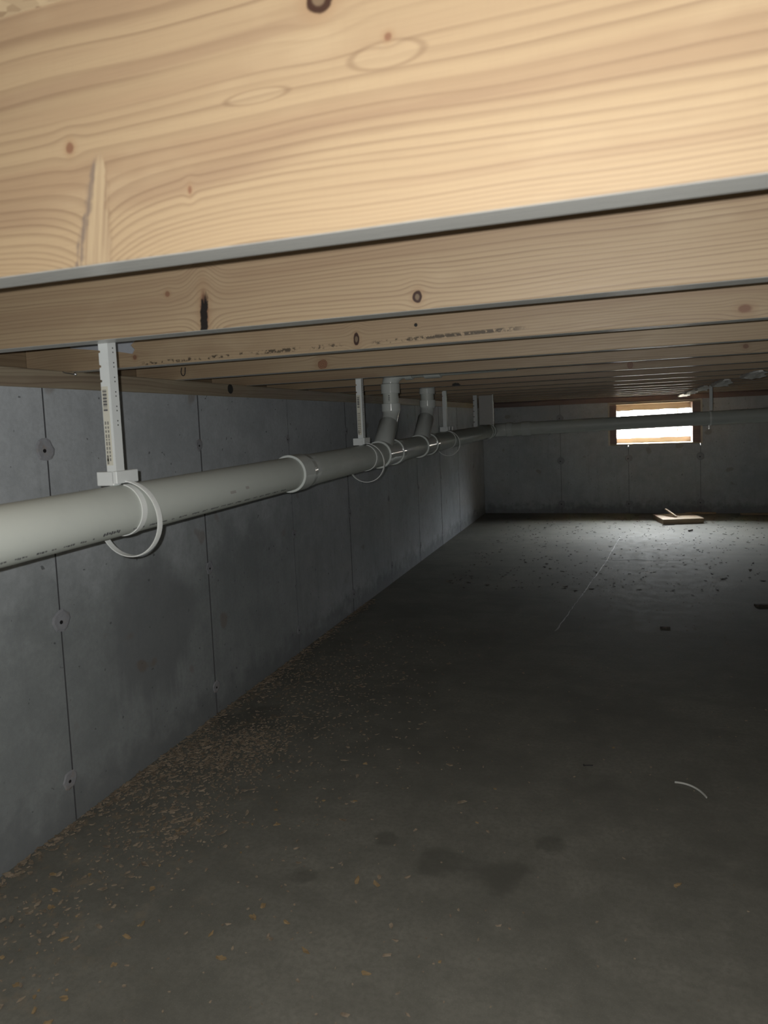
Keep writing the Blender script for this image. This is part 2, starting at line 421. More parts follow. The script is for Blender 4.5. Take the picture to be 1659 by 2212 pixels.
def flakes(name, a, c):
    m, nt, b = mat(name, a, 0.8, 0.2)
    col = mixc(nt, sstep(nt, noise(nt, ogeo(nt), 60.0, 2.0), 0.35, 0.65), a, c)
    setc(nt, b, col); return m
M_dust = flakes('pale_wood_flakes', (0.35, 0.29, 0.22), (0.20, 0.165, 0.125))
M_chip = flakes('tan_wood_chips', (0.36, 0.265, 0.15), (0.25, 0.185, 0.105))
M_crumb = flakes('dark_crumbs', (0.05, 0.045, 0.04), (0.10, 0.085, 0.07))

glass = bpy.data.materials.new('window_glass'); glass.use_nodes = True
_nt = glass.node_tree; _nt.nodes.clear()
_o = _nt.nodes.new('ShaderNodeOutputMaterial'); _t = _nt.nodes.new('ShaderNodeBsdfTransparent'); _g = _nt.nodes.new('ShaderNodeBsdfGlossy'); _x = _nt.nodes.new('ShaderNodeMixShader')
_g.inputs['Roughness'].default_value = 0.02; _x.inputs[0].default_value = 0.06
_nt.links.new(_t.outputs[0], _x.inputs[1]); _nt.links.new(_g.outputs[0], _x.inputs[2]); _nt.links.new(_x.outputs[0], _o.inputs[0])

# ------------------------------------------------------------------ structure: floor, walls, ceiling
b = MB(); b.box(XW - 0.25, XR + 0.25, YN - 0.25, YF + 0.22, -0.10, 0.0)
floor = b.build('floor', M_floor, origin=(0, 0, 0)); tag(floor, 'dark damp concrete slab floor of the crawlspace', 'floor', kind='structure')
M_crack, _, _ = mat('pale_crack_fill', (0.36, 0.36, 0.35), 0.7)
M_crackd, _, _ = mat('dark_crack', (0.055, 0.055, 0.055), 0.8)
def ribbon(pts, w, jit, m, name):
    r = random.Random(len(pts) * 13 + int(w * 1e5)); P = []
    for (a, c) in zip(pts[:-1], pts[1:]):
        n = max(2, int(math.hypot(c[0] - a[0], c[1] - a[1]) / 0.03))
        P += [(a[0] + (c[0] - a[0]) * i / n, a[1] + (c[1] - a[1]) * i / n) for i in range(n)]
    P.append(pts[-1]); q = MB(); L = []
    for i, p in enumerate(P):
        k = w * (0.35 + 0.9 * r.random()); jx = (r.random() - 0.5) * jit
        L += [(p[0] - k / 2 + jx, p[1] + jx * 0.3, 0.0003), (p[0] + k / 2 + jx, p[1] + k * 0.3 + jx * 0.3, 0.0003), (p[0] + jx, p[1], 0.0012)]
    for i in range(len(P) - 1):
        a = 3 * i
        q.add([L[a], L[a + 1], L[a + 2], L[a + 3], L[a + 4], L[a + 5]], [(0, 2, 5, 3), (2, 1, 4, 5)])
    return q.build(name, m, floor)
o = ribbon([(-0.262, 2.93), (-0.20, 3.42), (-0.072, 4.436), (-0.055, 4.62), (-0.016, 5.04), (0.02, 5.35)], 0.007, 0.006, M_crack, 'crack'); o['label'] = 'pale saw-cut line'
q = MB()
o = ribbon([(-0.10, 4.50), (-0.02, 4.455), (0.10, 4.50), (0.22, 4.47), (0.36, 4.49)], 0.010, 0.004, M_crackd, 'crack'); o['label'] = 'dark hairline crack'

def wall_panels(parent, polys, axis, a0, a1, name='panel'):
    for poly in polys:
        q = MB(); q.prism(poly, axis, a0, a1); q.build(name, M_wall, parent)
def disc_patch(parent, c, nrm, r, name='tie_patch'):
    """round grouted tie hole: a shallow irregular dome with a dark core"""
    c = Vector(c); nrm = Vector(nrm); q = MB(); rr = random.Random(int(abs(c.y * 1000 + c.z * 77 + c.x * 13)))
    u = nrm.cross(Vector((0, 0, 1))).normalized(); w = Vector((0, 0, 1)); n = 14
    R = [r * (0.9 + 0.2 * rr.random()) for k in range(n)]
    ring = [c + (u * math.cos(2 * math.pi * k / n) + w * math.sin(2 * math.pi * k / n)) * R[k] for k in range(n)]
    rin = [c + nrm * 0.0016 + (u * math.cos(2 * math.pi * k / n) + w * math.sin(2 * math.pi * k / n)) * R[k] * 0.8 for k in range(n)]
    q.add(ring + rin, [(k, (k + 1) % n, n + (k + 1) % n, n + k) for k in range(n)] + [list(range(n, 2 * n))])
    o = q.build(name, M_tie, parent)
    q = MB(); cc = c + nrm * 0.0018 + u * r * 0.12 - w * r * 0.1
    q.sweep([cc - nrm * 0.001, cc + nrm * 0.0008], r * 0.17, 8, 0, True, False); q.build('tie_end', M_black, o)

# left wall: a dark backing that shows in the joints, and cast panels in front of it
b = MB(); b.box(XW - 0.20, XW - 0.014, YN - 0.2, YF + 0.2, 0, HW - 0.001)
wl = b.build('wall_left', M_joint); tag(wl, 'poured concrete side wall in tall cast panels behind the long drain pipe', 'wall', kind='structure')
for k in range(-5, 10):
    y0 = SEAM0 + PANEL * (k - 1); y1 = min(y0 + PANEL, YF)
    off = rng.uniform(-0.0012, 0.0012)
    c = 0.0004; g = 0.0019 if k > 1 else 0.0021
    q = MB(); q.prism([(XW - 0.014, y0 + g), (XW - c + off, y0 + g), (XW + off, y0 + g + c), (XW + off, y1 - g - c), (XW - c + off, y1 - g), (XW - 0.014, y1 - g)], 'z', 0, HW, 0, (0, 1, 3, 4))
    q.build('panel', [M_wall, M_joint], wl)
for k in range(0, 9):
    for zz in (0.885, 0.49, 0.095):
        disc_patch(wl, (XW + 0.0006, SEAM0 + PANEL * k + rng.uniform(-0.012, 0.012), zz + rng.uniform(-0.015, 0.015)), (1, 0, 0), (0.024 if k == 0 else 0.020) * rng.uniform(0.85, 1.15))

# far wall with the window opening
WX0, WX1, WZ0 = -0.072, 0.732, H - 0.282
b = MB(); ya, yb = YF + 0.006, YF + 0.20
b.box(XW - 0.2, WX0 - 0.02, ya, yb, 0, HW - 0.001); b.box(WX1 + 0.02, XR + 0.2, ya, yb, 0, HW - 0.001); b.box(WX0 - 0.02, WX1 + 0.02, ya, yb, 0, WZ0 - 0.02)
wf = b.build('wall_far', M_joint); tag(wf, 'far poured concrete wall pierced by the bright window', 'wall', kind='structure')
fx = [-0.5058 + PANEL * i for i in range(-1, 8)]
def fpanel(poly):
    q = MB(); q.prism(poly, 'y', YF, YF + 0.0205, 0, 'all'); q.build('panel', [M_wall, M_joint], wf)
g = 0.0015
fpanel([(XW, 0), (fx[1] - g, 0), (fx[1] - g, HW), (XW, HW)])
fpanel([(fx[1] + g, 0), (fx[2] - g, 0), (fx[2] - g, WZ0), (WX0, WZ0), (WX0, HW), (fx[1] + g, HW)])
fpanel([(fx[2] + g, 0), (fx[3] - g, 0), (fx[3] - g, WZ0), (fx[2] + g, WZ0)])
fpanel([(fx[3] + g, 0), (fx[4] - g, 0), (fx[4] - g, HW), (WX1, HW), (WX1, WZ0), (fx[3] + g, WZ0)])
for i in range(4, 7): fpanel([(fx[i] + g, 0), (fx[i + 1] - g, 0), (fx[i + 1] - g, HW), (fx[i] + g, HW)])
fpanel([(fx[7] + g, 0), (XR, 0), (XR, HW), (fx[7] + g, HW)])
for xx, zs in ((fx[1], (0.905, 0.50, 0.09)), (fx[2], (0.51, 0.09)), (fx[3], (0.515, 0.10)), (fx[4], (0.51, 0.09))):
    for zz in zs: disc_patch(wf, (xx, YF - 0.0006, zz), (0, -1, 0), 0.034)

b = MB(); b.box(XR, XR + 0.2, YN - 0.2, YF + 0.2, 0, HW); o = b.build('wall_right', M_wall); tag(o, 'concrete wall on the far right side, out of view', 'wall', kind='structure')
b = MB(); b.box(XW - 0.2, XR + 0.2, YN - 0.2, YN, 0, HW); o = b.build('wall_near', M_wall); tag(o, 'concrete wall behind the viewer, out of view', 'wall', kind='structure')
b = MB(); b.box(XW - 0.2, XR + 0.2, YN - 0.2, YF + 0.22, HJ + JH, HJ + JH + 0.02)
o = b.build('ceiling', M_osb); tag(o, 'strand-board subfloor lying on top of the joists', 'ceiling', kind='structure')

# ------------------------------------------------------------------ sill plates and rim boards
M_sill = wood('sill_wood', 31.0, XW, HW, 0.010, 0, [], lineK=0.6, warp=0.03, tint=(0.86, 0.97, 1.10), axis='y', edge_grey=False)
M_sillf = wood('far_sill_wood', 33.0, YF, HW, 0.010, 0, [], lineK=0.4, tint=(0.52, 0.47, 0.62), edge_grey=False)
b = MB(); b.cbox(XW - 0.135, XW + 0.004, YN, YF + 0.13, HW, HJ, 0.002)
o = b.build('sill_plate', M_sill); tag(o, 'brown treated sill plate lying along the top of the side wall', 'beam')
b = MB(); b.sweep([(XW + 0.0035, 2.044, HW + 0.026), (XW + 0.0055, 2.044, HW + 0.026)], 0.016, 14, 0, True, False); b.build('knot', M_black, o)
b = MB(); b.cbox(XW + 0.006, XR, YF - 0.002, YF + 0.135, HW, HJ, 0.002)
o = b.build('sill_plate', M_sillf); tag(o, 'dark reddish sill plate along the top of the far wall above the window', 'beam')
M_rim = wood('rim_wood', 35.0, 0, HJ, 0.012, 0, [], lineK=0.4, tint=0.6, axis='y', edge_grey=False)
b = MB(); b.box(XW - 0.175, XW - 0.137, YN - 0.2, YF + 0.2, HW, HJ + JH); o = b.build('rim_board', M_rim); tag(o, 'brown rim board closing the joist ends above the side wall', 'beam')
b = MB(); b.box(XW - 0.137, XR + 0.2, YF + 0.137, YF + 0.175, HW, HJ + JH); o = b.build('rim_board', M_sillf); tag(o, 'brown rim board standing on the far sill above the window', 'beam')
b = MB(); b.box(XW - 0.137, XR + 0.2, YN - 0.2, YN - 0.16, HW, HJ + JH); o = b.build('rim_board', M_sillf); tag(o, 'rim board closing the floor frame behind the viewer', 'beam')
b = MB(); b.box(XR + 0.16, XR + 0.2, YN - 0.16, YF + 0.137, HW, HJ + JH); o = b.build('rim_board', M_rim); tag(o, 'rim board closing the floor frame above the out-of-view right wall', 'beam')

# ------------------------------------------------------------------ joists
ords = ['first', 'second', 'third', 'fourth', 'fifth', 'sixth', 'seventh', 'eighth', 'ninth', 'tenth', 'eleventh', 'twelfth', 'thirteenth', 'fourteenth', 'fifteenth']
desc = {0: 'big honey-coloured floor joist closest to the viewer, with a long spike knot',
        1: 'second floor joist, with a black split in its lower edge and a dark round knot',
        2: 'third floor joist, streaked with black mould marks along its lower edge',
        3: 'fourth floor joist, with a reddish ringed knot and a small wire hook',
        4: 'fifth floor joist, the one directly in front of the two pipe risers',
        5: 'sixth floor joist, plain brown, just behind the first pipe riser',
        6: 'seventh floor joist, with a half-round dark knot cut by its lower edge',
        7: 'eighth floor joist, with a round dark hole toward the window side'}
desc[14] = 'last narrow floor joist before the far sill above the window'
spec = {0: dict(period=0.0032, per_grow=0.085, bands=[(-0.62, -0.48, 0.058, 0.050, 0.020, 0.55), (-0.425, -0.25, 0.052, 0.066, 0.016, 0.6), (-0.62, -0.22, 0.158, 0.168, 0.010, 0.55), (-0.30, -0.05, 0.083, 0.086, 0.005, 0.35)], spike=(-0.440, 0.092, 0), knots=[(-0.472, 0.107, 0.0045, 0.0055, 'pin'), (-0.219, 0.181, 0.0105, 0.011, 'dark'), (-0.163, 0.141, 0.0034, 0.0036, 'pin'), (-0.348, 0.052, 0.002, 0.004, 'pin')],
                rings=[(-0.279, 0.1175, 0.029, 0.0055), (-0.165, 0.128, 0.030, 0.010), (0.02, 0.158, 0.05, 0.012)], lineK=0.62, warp=0.020),
        1: dict(period=0.0066, per_grow=0.0, split=(-0.607, 0.0, 0.052, 0.0074), knots=[(-0.669, 0.0615, 0.0045, 0.005, 'pin'), (-0.261, 0.0185, 0.0062, 0.0085, 'dark'), (-0.604, 0.03, 0.008, 0.03, 'none')], lineK=0.6, warp=0.018),
        2: dict(period=0.0060, knots=[(-0.509, 0.0215, 0.0062, 0.0125, 'dark'), (-0.380, 0.0395, 0.0036, 0.0036, 'void'), (0.217, 0.018, 0.012, 0.008, 'pin'), (-1.06, 0.022, 0.006, 0.006, 'pin')], stains=[(-1.05, -0.52, 0.006, 0.012, 0.006, 0.50), (-0.48, -0.15, 0.011, 0.0165, 0.0055, 0.44)], lineK=0.5),
        3: dict(period=0.0065, knots=[(-0.766, 0.0150, 0.014, 0.0125, 'red')], lineK=0.45),
        4: dict(period=0.0070, knots=[(0.35, 0.02, 0.008, 0.007, 'pin')], lineK=0.4),
        5: dict(period=0.0070, knots=[(0.05, 0.015, 0.01, 0.012, 'red')], lineK=0.4),
        6: dict(period=0.0075, knots=[(-0.668, 0.000, 0.020, 0.013, 'void'), (-0.3, 0.05, 0.01, 0.01, 'pin')], lineK=0.4),
        7: dict(period=0.0075, knots=[(0.281, 0.035, 0.014, 0.015, 'void')], lineK=0.35)}
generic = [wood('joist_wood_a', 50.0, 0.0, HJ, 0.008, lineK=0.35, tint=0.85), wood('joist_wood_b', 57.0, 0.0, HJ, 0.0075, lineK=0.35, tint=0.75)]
J = []
for i in range(15):
    y = JY0 + JS * i
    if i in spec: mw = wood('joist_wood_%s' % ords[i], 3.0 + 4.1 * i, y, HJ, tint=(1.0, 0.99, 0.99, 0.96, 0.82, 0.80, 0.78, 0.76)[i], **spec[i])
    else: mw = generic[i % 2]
    c = 0.0018
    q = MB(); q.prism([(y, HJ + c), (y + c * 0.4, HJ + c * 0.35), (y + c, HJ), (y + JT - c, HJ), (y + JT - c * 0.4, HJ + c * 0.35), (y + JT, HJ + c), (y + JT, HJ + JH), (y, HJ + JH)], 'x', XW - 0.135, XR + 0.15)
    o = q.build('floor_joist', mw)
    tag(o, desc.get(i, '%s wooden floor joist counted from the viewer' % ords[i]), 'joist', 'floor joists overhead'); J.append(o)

# ------------------------------------------------------------------ drain pipe
PX = -0.825; PR = 0.044
def pz(y): return H - 0.1449 + 0.0152 * y
dr = empty('drain_pipe', (PX, 1.0, pz(1.0)), 'long white plastic drain pipe hung along the side wall and turning past the window', 'pipe')
YE = 4.77                                    # where the line turns to run across
D3 = Vector((0, 1, 0.0152))
def at(y): return Vector((PX, y, pz(y)))
def seg_pipe(y0, y1, name='pipe_length'):
    q = MB(); q.sweep([at(y0), at(y1)], PR, 48); return q.build(name, M_pvc, dr)
p1 = seg_pipe(-1.6, 1.66); p2 = seg_pipe(1.66, 2.36); p3 = seg_pipe(2.52, 2.89); p4 = seg_pipe(3.05, 4.66)
# coupling joining two lengths
q = MB(); q.lathe(at(1.625), D3, [(0, PR + 0.0002), (0, 0.0485), (0.001, 0.0500), (0.062, 0.0496), (0.088, 0.0462), (0.112, 0.0462), (0.113, PR)], 48)
q.build('coupling', M_fit, dr)
# printed marks low on the first length, and the bigger stamp
def on_pipe(y, ang, lift=0.0004):
    a = math.radians(ang); return at(y) + Vector((math.cos(a) * (PR + lift), 0, math.sin(a) * (PR + lift)))
def mark(q, y0, y1, a0, a1, skew=0.0):
    n = 3
    vs = []
    for k in range(n + 1):
        a = a0 + (a1 - a0) * k / n
        vs += [on_pipe(y0 + skew * k / n, a), on_pipe(y1 + skew * k / n, a)]
    q.add(vs, [(2 * k, 2 * k + 1, 2 * k + 3, 2 * k + 2) for k in range(n)])
r2 = random.Random(5); q = MB(); y = 0.60
while y < 1.55:
    if 0.895 < y < 0.94: y += 0.012; continue
    word = r2.randint(2, 6)
    for k in range(word):
        w = r2.uniform(0.0022, 0.0045); a = -42.5 - r2.uniform(0, 2.0)
        if 0.875 < y < 0.955: break
        mark(q, y, y + w, a, a - r2.uniform(3.0, 6.0), 0.0012); y += w + 0.0014
    y += r2.uniform(0.006, 0.018)
q.build('print_marks', M_print, dr)['kind'] = 'stuff'
q = MB()
for k in range(7): mark(q, 0.893 + 0.0058 * k, 0.893 + 0.0058 * k + 0.0036, -36 + (k % 2) * 1.5, -45.5 + (k % 3) * 1.8, 0.002)
mark(q, 0.893, 0.931, -40.0, -41.6)
q.build('print_stamp', M_print, dr)
M_smudge = mat('grey_smudge', (0.42, 0.41, 0.39), 0.6)[0]
for (a, c2, w) in ((1.262, -3, 0.022), (1.325, 1, 0.014)):
    q = MB(); mark(q, a, a + w, c2, c2 - 8, 0.004); q.build('smudge', M_smudge, dr)

def elbow_path(p0, d0, d1, R, n=10):
    """arc leaving p0 along d0, ending along d1"""
    d0 = Vector(d0).normalized(); d1 = Vector(d1).normalized(); th = d0.angle(d1)
    nrm = (d1 - d0 * d1.dot(d0)).normalized(); out = []
    for k in range(n + 1):
        a = th * k / n; out.append(Vector(p0) + d0 * (R * math.sin(a)) + nrm * (R * (1 - math.cos(a))))
    return out
RR = 0.0302; HB = 0.0366
def riser(y_main, y_vert, z_knee, h_lo, h_up, text):
    """wye on the main line, 45 degree branch, eighth bend, riser and quarter bend turning along the joist bay"""
    a0 = at(y_main); yk = y_vert; zk = z_knee
    # wye body with its two hubs
    w = MB()
    w.lathe(at(y_main - 0.030), D3, [(0, PR), (0, 0.0490), (0.0012, 0.0506), (0.038, 0.0500), (0.043, 0.0468), (0.160, 0.0468), (0.160, 0.0490), (0.1612, 0.0506), (0.200, 0.0500), (0.200, PR)], 48)
    d45 = Vector((0, 1, 1)).normalized()
    pk = Vector((PX, yk, zk)); start = pk - d45 * ((zk - a0.z) * math.sqrt(2))
    ring = pk - d45 * 0.052
    w.sweep([start, ring - d45 * 0.001, ring], [HB, HB, HB - 0.0012], 36)
    w.build('wye_fitting', M_fit, dr)
    # eighth bend
    e = MB(); st = pk - d45 * 0.060; R = 0.075; t = R * math.tan(math.radians(22.5))
    arc = elbow_path(pk - d45 * t, d45, (0, 0, 1), R, 8)
    e.sweep([st] + arc + [Vector((PX, yk, h_lo[0] - 0.004))], 0.0310, 36)
    e.lathe((PX, yk, h_lo[0] - 0.012), (0, 0, 1), [(0, 0.031), (0.010, HB), (h_lo[1] - h_lo[0] + 0.011, HB), (h_lo[1] - h_lo[0] + 0.012, HB - 0.001), (h_lo[1] - h_lo[0] + 0.012, RR)], 36)
    e.build('bend', M_fit, dr)
    s = MB(); s.sweep([(PX, yk, h_lo[0]), (PX, yk, h_up[1])], RR, 36); ro = s.build('riser_length', M_pvc, dr)
    # quarter bend toward +x and the branch length
    zc = H + 0.202; R2 = 0.055
    e = MB(); e.lathe((PX, yk, h_up[0]), (0, 0, 1), [(0, RR), (0, HB - 0.001), (0.001, HB), (h_up[1] - h_up[0], HB), (h_up[1] - h_up[0] + 0.004, 0.0318)], 36)
    arc = elbow_path((PX, yk, zc - R2), (0, 0, 1), (1, 0, 0), R2, 10)
    e.sweep([Vector((PX, yk, h_up[1]))] + arc + [arc[-1] + Vector((0.012, 0, 0))], 0.0318, 36)
    he = arc[-1] + Vector((0.010, 0, 0))
    e.lathe(he, (1, 0, 0), [(0, 0.0318), (0, HB), (0.026, HB), (0.027, HB - 0.0008), (0.027, RR)], 36)
    e.build('quarter_bend', M_fit, dr)
    s = MB(); s.sweep([he + Vector((0.005, 0, 0)), he + Vector((0.42, 0, 0.004))], RR, 32)
    s.build('branch_length', M_pvc, dr)
    s = MB(); s.lathe(he + Vector((0.075, 0, 0.0006)), (1, 0, 0), [(0, RR), (0, HB - 0.0008), (0.001, HB), (0.062, HB), (0.063, HB - 0.0008), (0.063, RR)], 36)
    s.build('coupling', M_fit, dr)
    if text:                                  # a small black stamp reading up the riser: a diamond over bars
        s = MB()
        def rp(a, z): a = math.radians(a); return (PX + math.cos(a) * (RR + 0.0004), yk + math.sin(a) * (RR + 0.0004), z)
        zt = h_up[0] - 0.006
        s.add([rp(-84, zt), rp(-79, zt - 0.0035), rp(-84, zt - 0.007), rp(-89, zt - 0.0035)], [(0, 1, 2, 3)])
        for k, (z0, z1, a0_, a1_) in enumerate(((0.009, 0.011, -90, -78), (0.0125, 0.014, -90, -84), (0.0125, 0.014, -82, -78), (0.015, 0.018, -90, -86), (0.0155, 0.0172, -84, -78), (0.0195, 0.021, -90, -78), (0.0225, 0.024, -88, -80))):
            s.add([rp(a0_, zt - z0), rp(a1_, zt - z0), rp(a1_, zt - z1), rp(a0_, zt - z1)], [(0, 1, 2, 3)])
        s.build('print_stamp', M_print, ro)
riser(2.374, 2.515, H + 0.040, (H + 0.054, H + 0.079), (H + 0.118, H + 0.153), True)
riser(2.904, 3.055, H + 0.058, (H + 0.078, H + 0.103), (H + 0.131, H + 0.156), False)
# long bend at the end of the run and the length crossing in front of the window
R = 0.10; pe = Vector((PX, YE - R, pz(YE - R)))
arc = elbow_path(pe, (0, 1, 0.0152), (1, 0, 0.020), R, 14)
q = MB(); q.sweep([pe - D3 * 0.02] + arc + [arc[-1] + Vector((0.02, 0, 0.0004))], 0.0462, 44)
q.lathe(pe - D3 * 0.045, D3, [(0, PR), (0, 0.0485), (0.001, 0.0498), (0.040, 0.0498), (0.045, 0.0462)], 44)
ed = Vector((1, 0, 0.020)); q.lathe(arc[-1], ed, [(0, 0.0462), (0.004, 0.0498), (0.042, 0.0498), (0.043, 0.0485), (0.043, PR)], 44)
q.build('long_bend', M_fit, dr)
xs0 = arc[-1]
q = MB(); q.sweep([xs0 + ed * 0.02, xs0 + ed * 0.11], PR, 44); q.build('pipe_length', M_pvc, dr)
q = MB(); q.lathe(xs0 + ed * 0.105, ed, [(0, PR), (0, 0.0485), (0.001, 0.0498), (0.060, 0.0498), (0.061, 0.0485), (0.061, PR)], 44); q.build('coupling', M_fit, dr)
q = MB(); q.sweep([xs0 + ed * 0.11, xs0 + ed * (XR - 0.3 - xs0.x)], PR, 44); q.build('pipe_length', M_pvc, dr)

# ------------------------------------------------------------------ hangers
def arcpts(cx, cz, r, a0, a1, y0, y1, n=40, sq=1.0):
    return [(cx + r * math.cos(math.radians(a0 + (a1 - a0) * k / n)), y0 + (y1 - y0) * k / n, cz + r * sq * math.sin(math.radians(a0 + (a1 - a0) * k / n))) for k in range(n + 1)]
hole_me = None
def hanger(y, label, holes=0, lab=False, loop=0.068, near_wall=True):
    """angle strut nailed to the back of a joist, saddle block, toothed strap round the pipe with its slack loop"""
    global hole_me
    zt = HJ + 0.09; zs = pz(y) + PR + 0.030
    h = empty('pipe_hanger', (PX, y, zt), label, 'hanger', 'pipe hangers along the drain')
    zs -= 0.007
    q = MB(); t = 0.0016; wA, wB = 0.0178, 0.0205
    q.box(PX, PX + t, y, y + wB, zs, zt)                       # flange facing the room
    # flange facing the viewer, its outer edge notched
    z = zs; pitch = 0.0250
    pts = [(PX, zs), (PX - wA, zs)]
    zz = zs + 0.155
    while zz < zt - 0.01:
        pts += [(PX - wA, zz), (PX - wA + 0.0035, zz + 0.001), (PX - wA + 0.0035, zz + 0.004), (PX - wA, zz + 0.005)]; zz += pitch
    pts += [(PX - wA, zt), (PX, zt)]
    q.prism(pts, 'y', y, y + t)
    q.build('strut', M_hang, h)
    for k in range(holes):
        zc = zs + 0.085 + pitch * (k // 2) + (0.0036 if k % 2 else -0.0036)
        s = MB(); s.sweep([(PX + t - 0.0002, y + 0.0125, zc), (PX + t + 0.0003, y + 0.0125, zc)], 0.0013, 8, 0, True, False)
        s.build('hole', M_black, h)
    if lab:
        s = MB(); s.box(PX - 0.0168, PX - 0.0035, y - 0.0004, y, zs + 0.012, zs + 0.148); lo = s.build('label_sticker', M_label, h)
        s = MB(); rr = random.Random(3)
        z = zs + 0.142
        while z > zs + 0.108:
            d = rr.choice((0.0006, 0.001, 0.002, 0.003)); s.box(PX - 0.0150, PX - 0.0070, y - 0.0007, y - 0.0004, z - d, z); z -= d + rr.choice((0.0008, 0.0016))
        s.build('barcode', M_print, lo)
        s = MB(); z = zs + 0.088
        while z > zs + 0.022:
            d = rr.uniform(0.002, 0.007)
            for xo in (0.0, 0.0052): s.box(PX - 0.0148 + xo, PX - 0.0122 + xo, y - 0.0007, y - 0.0004, z - d, z)
            z -= d + rr.uniform(0.0015, 0.003)
        s.box(PX - 0.0152, PX - 0.0118, y - 0.0007, y - 0.0004, zs + 0.014, zs + 0.028)
        s.build('label_print', mat('grey_label_print', (0.22, 0.22, 0.20), 0.6)[0], lo)
    # saddle block
    s = MB(); s.cbox(PX - 0.034, PX + 0.001, y - 0.008, y + 0.008, zs - 0.023, zs + 0.0012, 0.001)
    s.cbox(PX - 0.0015, PX + 0.008, y - 0.008, y + 0.048, zs - 0.020, zs + 0.002, 0.001)
    s.build('saddle', M_hang, h)
    # tight strap and slack loop with fine teeth on the outside
    cz = pz(y + 0.012)
    s = MB(); s.band(arcpts(PX, cz, PR + 0.0012, 78, -262, y + 0.012, y + 0.012, 56), (0, 1, 0), 0.013, 0.0016); s.build('strap', M_strap, h)
    s = MB(); yy = y + 0.024
    pts = arcpts(PX - 0.002, pz(yy) - 0.018, loop, 92, -205, yy - 0.006, yy + 0.012, 56)
    s.band(pts, (0, 1, 0), 0.012, 0.0016)
    P = [Vector(p) for p in pts]
    for k in range(0, len(P) - 1):                       # teeth
        for f in (0.0, 0.5):
            c0 = P[k].lerp(P[k + 1], f); tt = (P[k + 1] - P[k]).normalized(); nn = tt.cross(Vector((0, 1, 0))).normalized()
            if nn.dot(c0 - Vector((PX, yy, pz(yy)))) < 0: nn = -nn
            m4 = Matrix((( tt.x, 0, nn.x, c0.x), (tt.y, 1, nn.y, c0.y), (tt.z, 0, nn.z, c0.z), (0, 0, 0, 1)))
            s.box(-0.0006, 0.0006, -0.0042, 0.0042, 0.0007, 0.0013, 0, m4)
    s.build('slack_loop', M_strap, h)
    return h
hanger(0.972, 'white pipe hanger closest to the viewer, with a barcode sticker on its notched strut', 16, True)
hanger(2.192, 'white pipe hanger with a sticker, just before the first pipe riser', 12, True)
hanger(3.411, 'thin grey pipe hanger just beyond the second pipe riser, with two shiny clips', 8, False, 0.064)
# fourth hanger: a timber block with a perforated strap
yb4 = 4.36
o = MB(); o.cbox(PX - 0.012, PX + 0.077, yb4, yb4 + JT, pz(yb4) + PR + 0.006, HJ + 0.12, 0.002)
tag(o.build('wood_block', generic[1]), 'brown timber block hanging from the joists above the pipe bend', 'block')
h4 = empty('pipe_hanger', (PX, yb4 - 0.02, HJ), 'perforated strap hanger around the pipe just before its bend', 'hanger', 'pipe hangers along the drain')
y4 = 4.315
q = MB(); t = 0.0018
q.prism([(PX - 0.040, pz(y4) + PR - 0.01), (PX - 0.018, pz(y4) + PR - 0.01), (PX - 0.018, HJ + 0.09), (PX - 0.040, HJ + 0.09)], 'y', y4, y4 + t); q.box(PX - 0.018, PX - 0.0162, y4, y4 + 0.022, pz(y4) + PR - 0.01, HJ + 0.09)
q.build('strut', M_hang, h4)
for k in range(5):
    s = MB(); zc = H - 0.01 + 0.034 * k; s.box(PX - 0.042, PX - 0.032, y4 - 0.0006, y4, zc, zc + 0.004); s.build('notch', M_black, h4)
q = MB(); yl = 4.50; q.band(arcpts(PX, pz(yl), 0.0535, 40, -150, yl, yl, 30), (0, 1, 0), 0.020, 0.0015)
q.build('perforated_band', M_strap, h4)
for a in (22, -8, -38, -68, -98, -128):
    aa = math.radians(a); c = Vector((PX, yl, pz(yl))) + Vector((math.cos(aa), 0, math.sin(aa))) * 0.0542
    n = Vector((math.cos(aa), 0, math.sin(aa))); s = MB(); s.sweep([c - n * 0.0004, c + n * 0.0006], 0.003, 8, 0, True, False); s.build('hole', M_black, h4)
q = MB(); q.box(PX + 0.0765, PX + 0.0805, yb4 - 0.004, yb4 + 0.010, pz(yl) + 0.034, HJ + 0.09); q.build('strap', M_strap, h4)
# two shiny buckle clips on the third hanger
h3 = [o for o in C.objects if o.name.startswith('pipe_hanger')][2]
for dx in (0.012, 0.028):
    s = MB(); s.cbox(PX + dx, PX + dx + 0.007, 3.404, 3.412, pz(3.411) + PR + 0.006, pz(3.411) + PR + 0.026, 0.0012); s.build('clip', M_steel, h3)
# fifth hanger, on the length in front of the window
x5, y5 = 0.565, 4.725; z5 = xs0.z + (x5 - xs0.x) * 0.020
h5 = empty('pipe_hanger', (x5, y5, HJ), 'thin metal hanger holding the crossing pipe beside the window', 'hanger', 'pipe hangers along the drain')
q = MB(); q.box(x5 - 0.010, x5 + 0.010, y5 - 0.052, y5 - 0.0502, z5 + 0.048, HJ + 0.09); q.box(x5 + 0.008, x5 + 0.010, y5 - 0.052, y5 - 0.034, z5 + 0.048, HJ + 0.09)
q.build('strut', M_hang, h5)
s = MB(); s.band([(x5, y5 + (PR + 0.0015) * math.cos(math.radians(a)), z5 + (PR + 0.0015) * math.sin(math.radians(a))) for a in range(100, -261, -9)], (1, 0, 0), 0.010, 0.0016); s.build('strap', M_strap, h5)
s = MB(); s.band([(x5 - 0.010, y5 - 0.030 + 0.016 * math.cos(math.radians(a)), z5 - 0.052 + 0.016 * math.sin(math.radians(a))) for a in range(150, 391, 12)], (1, 0, 0), 0.004, 0.0016); s.build('clip', M_steel, h5)

